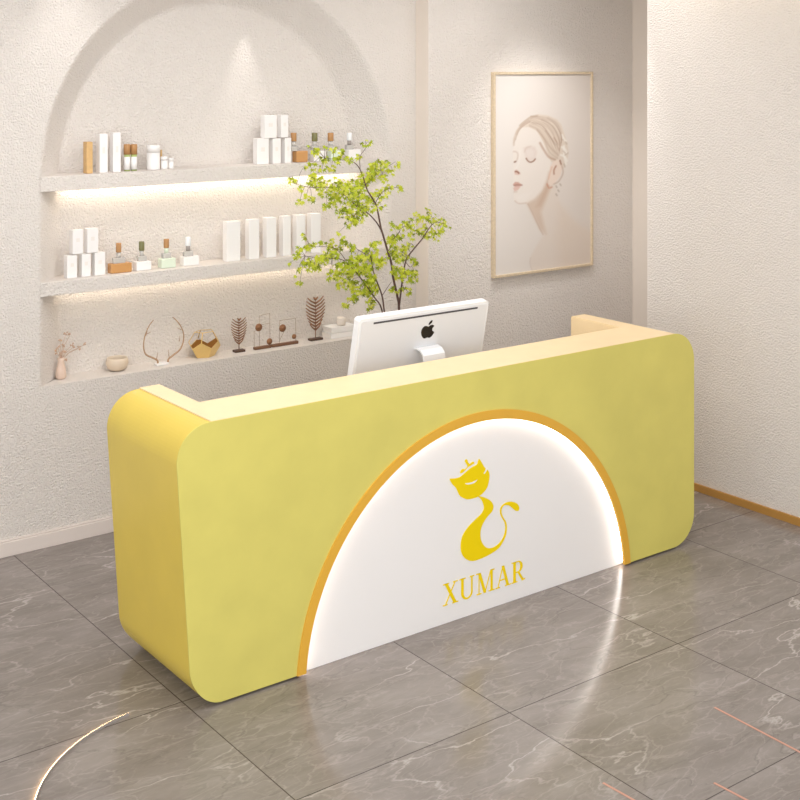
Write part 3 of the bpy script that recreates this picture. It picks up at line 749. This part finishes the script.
# gold geometric bowl: truncated dodecahedron-like open vessel
x0, x1, h = sized(193.5, 221.5, 332.5, ZL, YQ); r = h/2*1.04
cG = ((x0+x1)/2, YQ+.035, ZL)
t = empty('geometric_candle_holder', cG, 'polished gold faceted candle holder with pentagon openings on the ledge', 'candle holder')
ph = (1+5**.5)/2
bm = bmesh.new()
dv = [(a, b_, c) for a in (-1, 1) for b_ in (-1, 1) for c in (-1, 1)]
for a in (-1, 1):
    for b_ in (-1, 1): dv += [(0, a/ph, b_*ph), (a/ph, b_*ph, 0), (a*ph, 0, b_/ph)]
for v in dv: bm.verts.new(v)
bmesh.ops.convex_hull(bm, input=bm.verts)
bmesh.ops.dissolve_limit(bm, angle_limit=.05, verts=bm.verts, edges=bm.edges)
fn = max(bm.faces, key=lambda f: f.normal.z)
rot = fn.normal.rotation_difference(Vector((0, 0, 1))).to_matrix().to_4x4()
bmesh.ops.transform(bm, matrix=Matrix.Rotation(math.radians(37+20), 4, 'Z') @ rot, verts=bm.verts)
zs = [v.co.z for v in bm.verts]; zmin, zmax = min(zs), max(zs); sc = h/(zmax-zmin)*.97
bmesh.ops.transform(bm, matrix=Matrix.Diagonal((sc*1.12, sc*.85, sc*1.04, 1)) @ Matrix.Translation((0, 0, -zmin)), verts=bm.verts)
up = [f for f in bm.faces if f.calc_center_median().z > h*.5]
res = bmesh.ops.inset_individual(bm, faces=up, thickness=.0035)
bmesh.ops.delete(bm, geom=up, context='FACES_ONLY')
me = bpy.data.meshes.new('vessel'); bm.to_mesh(me); bm.free(); me.materials.append(M_goldm); me.materials.append(M_golds)
o = bpy.data.objects.new('vessel', me); COL.objects.link(o); o.parent = t; o.location = (0, 0, .001)
sm = o.modifiers.new('solid', 'SOLIDIFY'); sm.thickness = .0022; sm.material_offset = 1
# leaf ornaments
def leaf_orn(pxc, pyb, pyt, hwpx, label, m, seed):
    c = at(pxc, pyb, YQ+.02); z1 = at(pxc, pyt, YQ+.02).z-ZL; w_ = xat(pxc+hwpx, YQ)-xat(pxc, YQ)
    t = empty('leaf_ornament', (c.x, YQ+.02, ZL), label, 'ornament', 'metal leaf ornaments on the ledge')
    b = MB(); b.box(-w_*.75, w_*.75, -.018, .018, .0005, .013); b.build('base', M_dark, t, bevel=.002)
    b = MB(); b.tube([(0, 0, .008), (0, 0, z1*.3), (0, .002, z1)], .0028, 6, r2=.0016)
    o = b.build('stem', m, t)
    b = MB(); n_ = 10
    for i in range(n_):
        f = i/(n_-1); z = z1*(.24+.70*f); wd = w_*(.45+.75*math.sin(math.pi*(.18+.72*(1-f))))*(1 if i < n_-1 else .5)
        for s in (-1, 1):
            q = [(0, 0, z), (s*wd*.6, -.002, z+z1*.07), (s*wd, 0, z+z1*.15)]
            if q[2][2] > z1*1.03: q[2] = (s*wd*.6, 0, z1)
            # flattened rib
            b.tube(q, w_*.10, 6, r2=w_*.05)
    b.build('leaf_ribs', m, t)
leaf_orn(239, 356, 318.5, 6.6, 'smaller bronze leaf ornament beside the gold candle holder', M_bronze, 1)
leaf_orn(315.5, 338, 297.5, 8.0, 'larger bronze leaf ornament beside the pale stacked books', M_bronze, 2)
# wire ornaments
def zW(x, y): return at(245+x*.1375, 290+y*.1375, YQ+.01)
def wire(base, frames, discs, label):
    c = zW((base[0]+base[2])/2, (base[1]+base[3])/2); t = empty('wire_ornament', (c.x, YQ+.01, ZL), label, 'ornament', 'wire and disc ornaments on the ledge')
    L0 = Vector(t.location); xa, xb = zW(base[0], base[1]).x-c.x, zW(base[2], base[3]).x-c.x
    b = MB(); b.box(xa, xb, -.012, .012, .0005, .016); b.build('base', M_wood, t, bevel=.003)
    b = MB()
    for fr in frames:
        pts = [zW(*q)-L0 for q in fr]
        for q in pts: q.z = max(q.z, .010)
        for a, c_ in zip(pts[:-1], pts[1:]): b.tube([a, c_], .0011, 5)
    b.build('wire_frame', M_wire, t)
    for (dx, dy, dr) in discs:
        q = zW(dx, dy)-L0; R_ = Matrix.Translation(q) @ Matrix.Rotation(math.pi/2, 4, 'X')
        b = MB(); r_ = dr*.1375*6.9/F*1.3
        b.lathe([(0, -.004), (r_*.8, -.004), (r_, -.002), (r_, .002), (r_*.8, .004), (r_*.35, .004), (r_*.3, .007), (0, .008)], n=24, M=R_); b.build('disc', M_bronze, t)
wire((66, 434, 186, 410), [[(105,425),(105,185),(180,170),(182,405)], [(105,255),(180,240)], [(68,430),(66,300),(100,292)]], [(100,272,22), (178,374,18)], 'wire ornament with two discs, nearer the smaller leaf ornament')
wire((192, 410, 382, 374), [[(250,400),(252,222),(368,205),(370,375)], [(250,370),(290,290)]], [(273,277,22), (357,338,14)], 'wire ornament with two discs on the longer bar, nearer the larger leaf')
# stacked books
for i, (pt_, pb_, lb) in enumerate(((326.5, 333, 'lower of the two pale stacked books at the right end of the ledge'), (320, 326.5, 'upper of the two pale stacked books at the right end of the ledge'))):
    x0 = xat(331, YO+.01); x1 = xat(357, YO+.01); hh = .031
    t = empty('book', ((x0+x1)/2, YO+.01, ZL+i*(hh+.001)), lb, 'book', 'pale books at the right end of the ledge')
    w_ = (x1-x0)/2-(.0 if i == 0 else .004)
    b = MB(); b.box(-w_, w_, 0, .10, .0005, .003); b.box(-w_, w_, 0, .10, hh-.0035, hh-.0005); b.box(-w_, w_, 0, .003, .003, hh-.0035); b.build('cover', M_box, t, bevel=.001)
    b = MB(); b.box(-w_+.003, w_-.003, .003, .097, .003, hh-.0035); b.build('pages', M_ink, t)
p = at(343, 316, YQ); 
b = MB(); b.lathe([(.022, .0005), (.026, .008), (.026, .04), (.023, .046)], n=20); o = b.build('pale_cup', M_smooth); o.location = (p.x, YQ+.02, ZL+2*.032+.0005)
tag(o, 'pale little cup on top of the stacked books', 'cup')

# ------------------------------------------------------------------ potted tree behind the desk
YT = 5.35
tb = at(399, 308, YT); T = empty('potted_tree', (tb.x, YT, 0), 'slender potted tree with airy lime green leaves behind the desk', 'tree')
TL = Vector(T.location)
def tp(px, py, dy=0): return at(px, py, YT+dy)-TL
b = MB(); b.lathe([(.13, .0005), (.16, .03), (.185, .3), (.175, .52), (.15, .60), (.14, .60), (.14, .56)], n=32); b.build('pot', M_pot, T)
b = MB(); b.lathe([(0, .565), (.142, .565)], n=24); b.build('soil', M_soil, T)
def z8(x, y): return (365+x*.1125, 230+y*.1125)
def z7(x, y): return (285+x*.1125, 220+y*.1125)
def z6(x, y): return (345+x*.1375, 140+y*.1375)
def z5(x, y): return (285+x*.1125, 135+y*.1125)
S_ = [  # branches: pixels, start radius, end radius, depth drift
 ([(399,345), z8(302,690), z8(290,600), z8(250,420), z8(235,300), z8(205,200), z8(150,10), z6(265,660), z6(240,530), z6(220,460), z6(165,370), z6(150,330), z6(130,260)], .0075, .0028, -.05),
 ([z8(302,690), z8(320,540), z8(340,400), z8(365,270), z8(425,180), z8(500,90), z6(580,690), z6(650,600), z6(720,610)], .0055, .002, .08),
 ([z6(265,660), z6(230,600), z6(180,545), z6(120,500), z5(700,700), z5(560,560), z5(420,470), z5(220,465), z5(80,430)], .0038, .0012, -.10),
 ([(388,345), z8(170,710), z8(150,580), z8(110,470), z8(75,370), z8(50,240), z8(10,205), z7(730,310), z7(640,260)], .005, .0015, -.12),
 ([(388,345), z8(150,710), z8(85,600), z7(690,540), z7(600,430), z7(500,350), z7(330,340), z7(180,320)], .0045, .0012, -.08),
 ([z8(155,580), z8(200,510), z8(235,460)], .002, .001, -.05),
 ([z6(165,370), z6(110,215), z6(60,160), z5(550,225), z5(430,215), z5(350,200)], .003, .001, .05),
 ([z6(150,330), z6(200,250), z6(280,210), z6(350,170)], .0025, .001, .1),
 ([z8(205,200), z8(250,90), z8(310,10), z6(400,650), z6(480,590)], .0028, .001, -.02),
 ([z7(540,360), z7(480,280), z7(400,240), z7(220,240)], .002, .001, 0),
 ([z8(360,280), z8(400,330), z8(430,300)], .0018, .001, .05),
 ([z6(120,500), z6(60,560), z6(40,620)], .002, .001, -.1),
 ([z6(110,215), z6(110,120), z6(150,60), z6(150,25)], .0018, .0008, .03),
 ([z6(220,460), z6(270,380), z6(340,350), z6(400,345)], .002, .001, .06),
]
bpts = []
bt = MB()
for ip, (pp, ra, rb, dr) in enumerate(S_):
    sm_ = catmull(pp, 4, False); n_ = len(sm_)
    pts = [tp(x, y, dr*(i/(n_-1))) for i, (x, y) in enumerate(sm_)]
    if ip in (0, 3, 4): pts = [Vector((0.01*ip, 0, .56))]+pts[1:]
    bt.tube(pts, ra, 6, r2=rb)
    bpts += [(p, sm_[min(i, n_-1)]) for i, p in enumerate(pts)]
bt.build('branches', M_bark, T)
cl = []
for fn_, L_ in ((z5, [(60,400,30,6),(135,470,30,5),(130,590,35,9),(190,540,25,5),(240,570,30,6),(165,285,30,3),(245,255,25,5),(270,150,40,11),(205,105,15,2),(355,115,20,4),(435,130,30,6),(355,205,40,9),(260,330,60,10),(330,300,35,6),(415,285,40,9),(465,215,35,11),(510,150,30,8),(570,215,40,10),(650,190,25,6),(715,70,35,7),(755,75,20,4),
        (240,400,50,14),(300,420,60,22),(350,490,70,26),(430,430,60,20),(480,500,70,28),(440,560,50,16),(370,630,40,10),(520,440,60,22),(570,520,60,22),(620,450,70,26),(700,400,70,24),(760,330,40,14),(780,280,40,12),(640,560,60,18),(560,640,60,18),(660,640,60,20),(740,560,60,20),(480,700,45,9),(560,700,50,12),(640,720,50,14),(600,780,45,14),(720,680,40,10),(460,610,40,9)]),
    (z6, [(180,250,60,18),(250,190,50,18),(230,240,50,18),(290,170,35,8),(380,175,30,6),(310,235,25,6),(350,230,20,4),(280,280,35,8),(110,330,50,12),(60,370,60,14),(240,400,50,14),(290,380,40,14),(330,355,35,9),(390,345,35,8),(150,430,50,14),(200,490,50,10),(260,470,30,6),(100,470,60,14),(40,600,45,14),(60,550,40,10),(100,590,25,4),
        (350,620,35,7),(340,730,35,9),(390,700,30,6),(420,620,45,14),(470,600,40,14),(530,560,40,12),(500,680,45,14),(550,640,45,16),(590,590,45,10),(600,520,30,6),(640,560,40,10),(600,680,40,14),(660,650,40,10),(700,590,40,12),(740,630,35,10),(690,660,30,8),(670,710,25,5),(450,750,30,4)]),
    (z7, [(480,110,20,4),(520,180,35,7),(150,125,15,3),(185,160,15,4),(250,200,35,9),(320,190,30,4),(400,200,40,9),(200,250,30,8),(120,270,35,10),(110,320,30,8),(40,385,20,3),(130,440,25,4),(95,495,15,2),(130,560,22,7),(200,380,45,16),(260,400,45,16),(310,340,40,14),(380,300,50,16),(430,260,50,16),(440,310,40,14),(350,360,40,12),(280,420,35,8),(215,440,20,3),(540,230,50,10),(600,240,35,8),(700,280,40,8),(780,215,35,9),(420,480,45,11),(400,520,25,4),(480,430,55,18),(540,400,55,20),(600,370,60,22),(560,460,55,20),(620,430,50,18),(680,450,50,16),(720,420,50,14),(500,500,50,14),(490,590,40,9),(560,570,50,16),(620,590,60,22),(680,620,55,20),(740,560,50,16),(770,520,45,14),(770,620,45,12),(620,700,40,9),(540,750,40,9),(590,680,35,6),(760,750,30,7),(640,330,45,12),(700,350,40,10),(770,330,35,8)]),
    (z8, [(70,120,35,7),(130,110,25,5),(90,190,35,8),(20,180,25,6),(150,270,40,12),(120,300,40,12),(70,260,40,10),(20,240,30,8),(30,330,40,8),(15,380,40,10),(60,440,45,12),(30,480,45,14),(90,520,40,12),(40,560,45,14),(50,640,40,10),(45,690,25,4),(220,100,35,9),(260,70,30,8),(320,50,25,6),(250,170,45,14),(310,190,55,20),(290,250,50,18),(240,220,45,14),(350,160,40,10),(400,130,25,4),(360,230,35,8),(430,290,35,9),(410,260,25,6),(270,350,45,16),(320,370,45,16),(280,400,40,12),(340,420,35,9),(400,390,45,14),(430,430,40,12),(440,380,30,8),(400,450,25,5),(240,520,25,7),(280,540,30,8),(320,520,20,5),(385,545,30,8),(350,520,20,3)])):
    for x, y, r_, n_ in L_:
        px, py = fn_(x, y); cl.append((px, py, r_*(.1375 if fn_ is z6 else .1125), n_))
bl = MB(); bw = MB()
rnd = random.Random(11)
outline = []
for i in range(5):      # five lobed leaflet
    a = math.radians(-90+(-110, -58, 0, 58, 110)[i]*1.0)
    ln = (.55, .8, 1.0, .8, .55)[i]
    outline.append((ln*math.cos(a), ln*math.sin(a)))
    if i < 4:
        a2 = math.radians(-90+(-84, -29, 29, 84)[i]); outline.append((.34*math.cos(a2), .34*math.sin(a2)))
outline = [(0, .12)]+outline
for px, py, r_, n_ in cl:
    near = min(bpts, key=lambda q: (q[1][0]-px)**2+(q[1][1]-py)**2)
    dep = near[0].y+rnd.uniform(-.05, .05)
    c = tp(px, py, dep); start = near[0]
    mid = (start+c)/2+Vector((0, 0, .012)); bw.tube([start, mid, c], .0011, 4, r2=.0007)
    for _ in range(max(2, int(n_*1.3+.5))):
        a = rnd.uniform(0, 6.28); q = rnd.random()**.5*r_*1.05
        pc_ = tp(px+q*math.cos(a), py+q*math.sin(a)*.9, dep+rnd.uniform(-.06, .06))
        s = rnd.uniform(.014, .024)
        Rm = Matrix.Rotation(rnd.uniform(-.9, .9), 4, 'Z') @ Matrix.Rotation(rnd.uniform(-1.1, .6), 4, 'X') @ Matrix.Rotation(rnd.uniform(-.9, .9), 4, 'Y')
        bl.mi = rnd.choice((0, 0, 0, 1, 1, 2, 3))
        bl.add([pc_+Rm @ Vector((x*s, .12*s*abs(x), z*s*1.15)) for x, z in outline], [tuple(range(len(outline)))])
bw.build('twigs', M_bark, T)
o = bl.build('foliage', M_leaf, T)

# ------------------------------------------------------------------ light streaks on the floor, imitated by added glowing strips
C0, RA = Vector((2.05, 3.62, 0)), .640
b = MB(); n_ = 40; vs = []
a0, a1 = math.radians(98), math.radians(172)
b2 = MB()
def band(bb, r0, r1, z0, z1):
    vs = []
    for i in range(n_+1):
        a = a0+(a1-a0)*i/n_
        for r, z in ((r0, z0), (r1, z0), (r1, z1), (r0, z1)): vs.append((r*math.cos(a), r*math.sin(a), z))
    fs = [(0, 1, 2, 3), tuple(n_*4+k for k in (3, 2, 1, 0))]
    for i in range(n_):
        for k in range(4):
            k2 = (k+1) % 4; fs.append((i*4+k, (i+1)*4+k, (i+1)*4+k2, i*4+k2))
    bb.add(vs, fs)
t = empty('floor_arc_glow', tuple(C0), 'curved amber glow on the floor at the lower left, built as an added strip', 'floor glow')  # made-up glowing strip stands in for an arc of light
band(b, RA-.004, RA, .0002, .009); b.build('housing', M_greytube, t)  # made-up edging that keeps the arc glow on its outer side
band(b2, RA, RA+.002, .001, .008); b2.build('glow_strip', M_arc, t)
def pf(px, py):
    d = F*H/(py-HOR); l = (px-400)/F; return Vector(((.8*l+.6)*d, (.8-.6*l)*d, 0))
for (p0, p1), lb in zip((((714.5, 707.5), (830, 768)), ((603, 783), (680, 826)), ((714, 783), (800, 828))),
        ('thin orange streak imitating light on the floor tiles, topmost of the three at the right', 'short orange streak imitating light on the floor tiles, leftmost of the three', 'orange streak imitating light on the floor tiles at the bottom right corner')):
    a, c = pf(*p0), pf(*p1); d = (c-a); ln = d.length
    t = empty('floor_streak_glow', tuple(a), lb, 'floor glow', 'orange streaks imitating light on the floor'); t.rotation_euler = (0, 0, math.atan2(d.y, d.x))
    b = MB(); b.box(0, ln, -.0045, .0045, .0003, .0012); b.build('glow_strip', M_streak, t)  # added glowing sliver in place of a streak of light
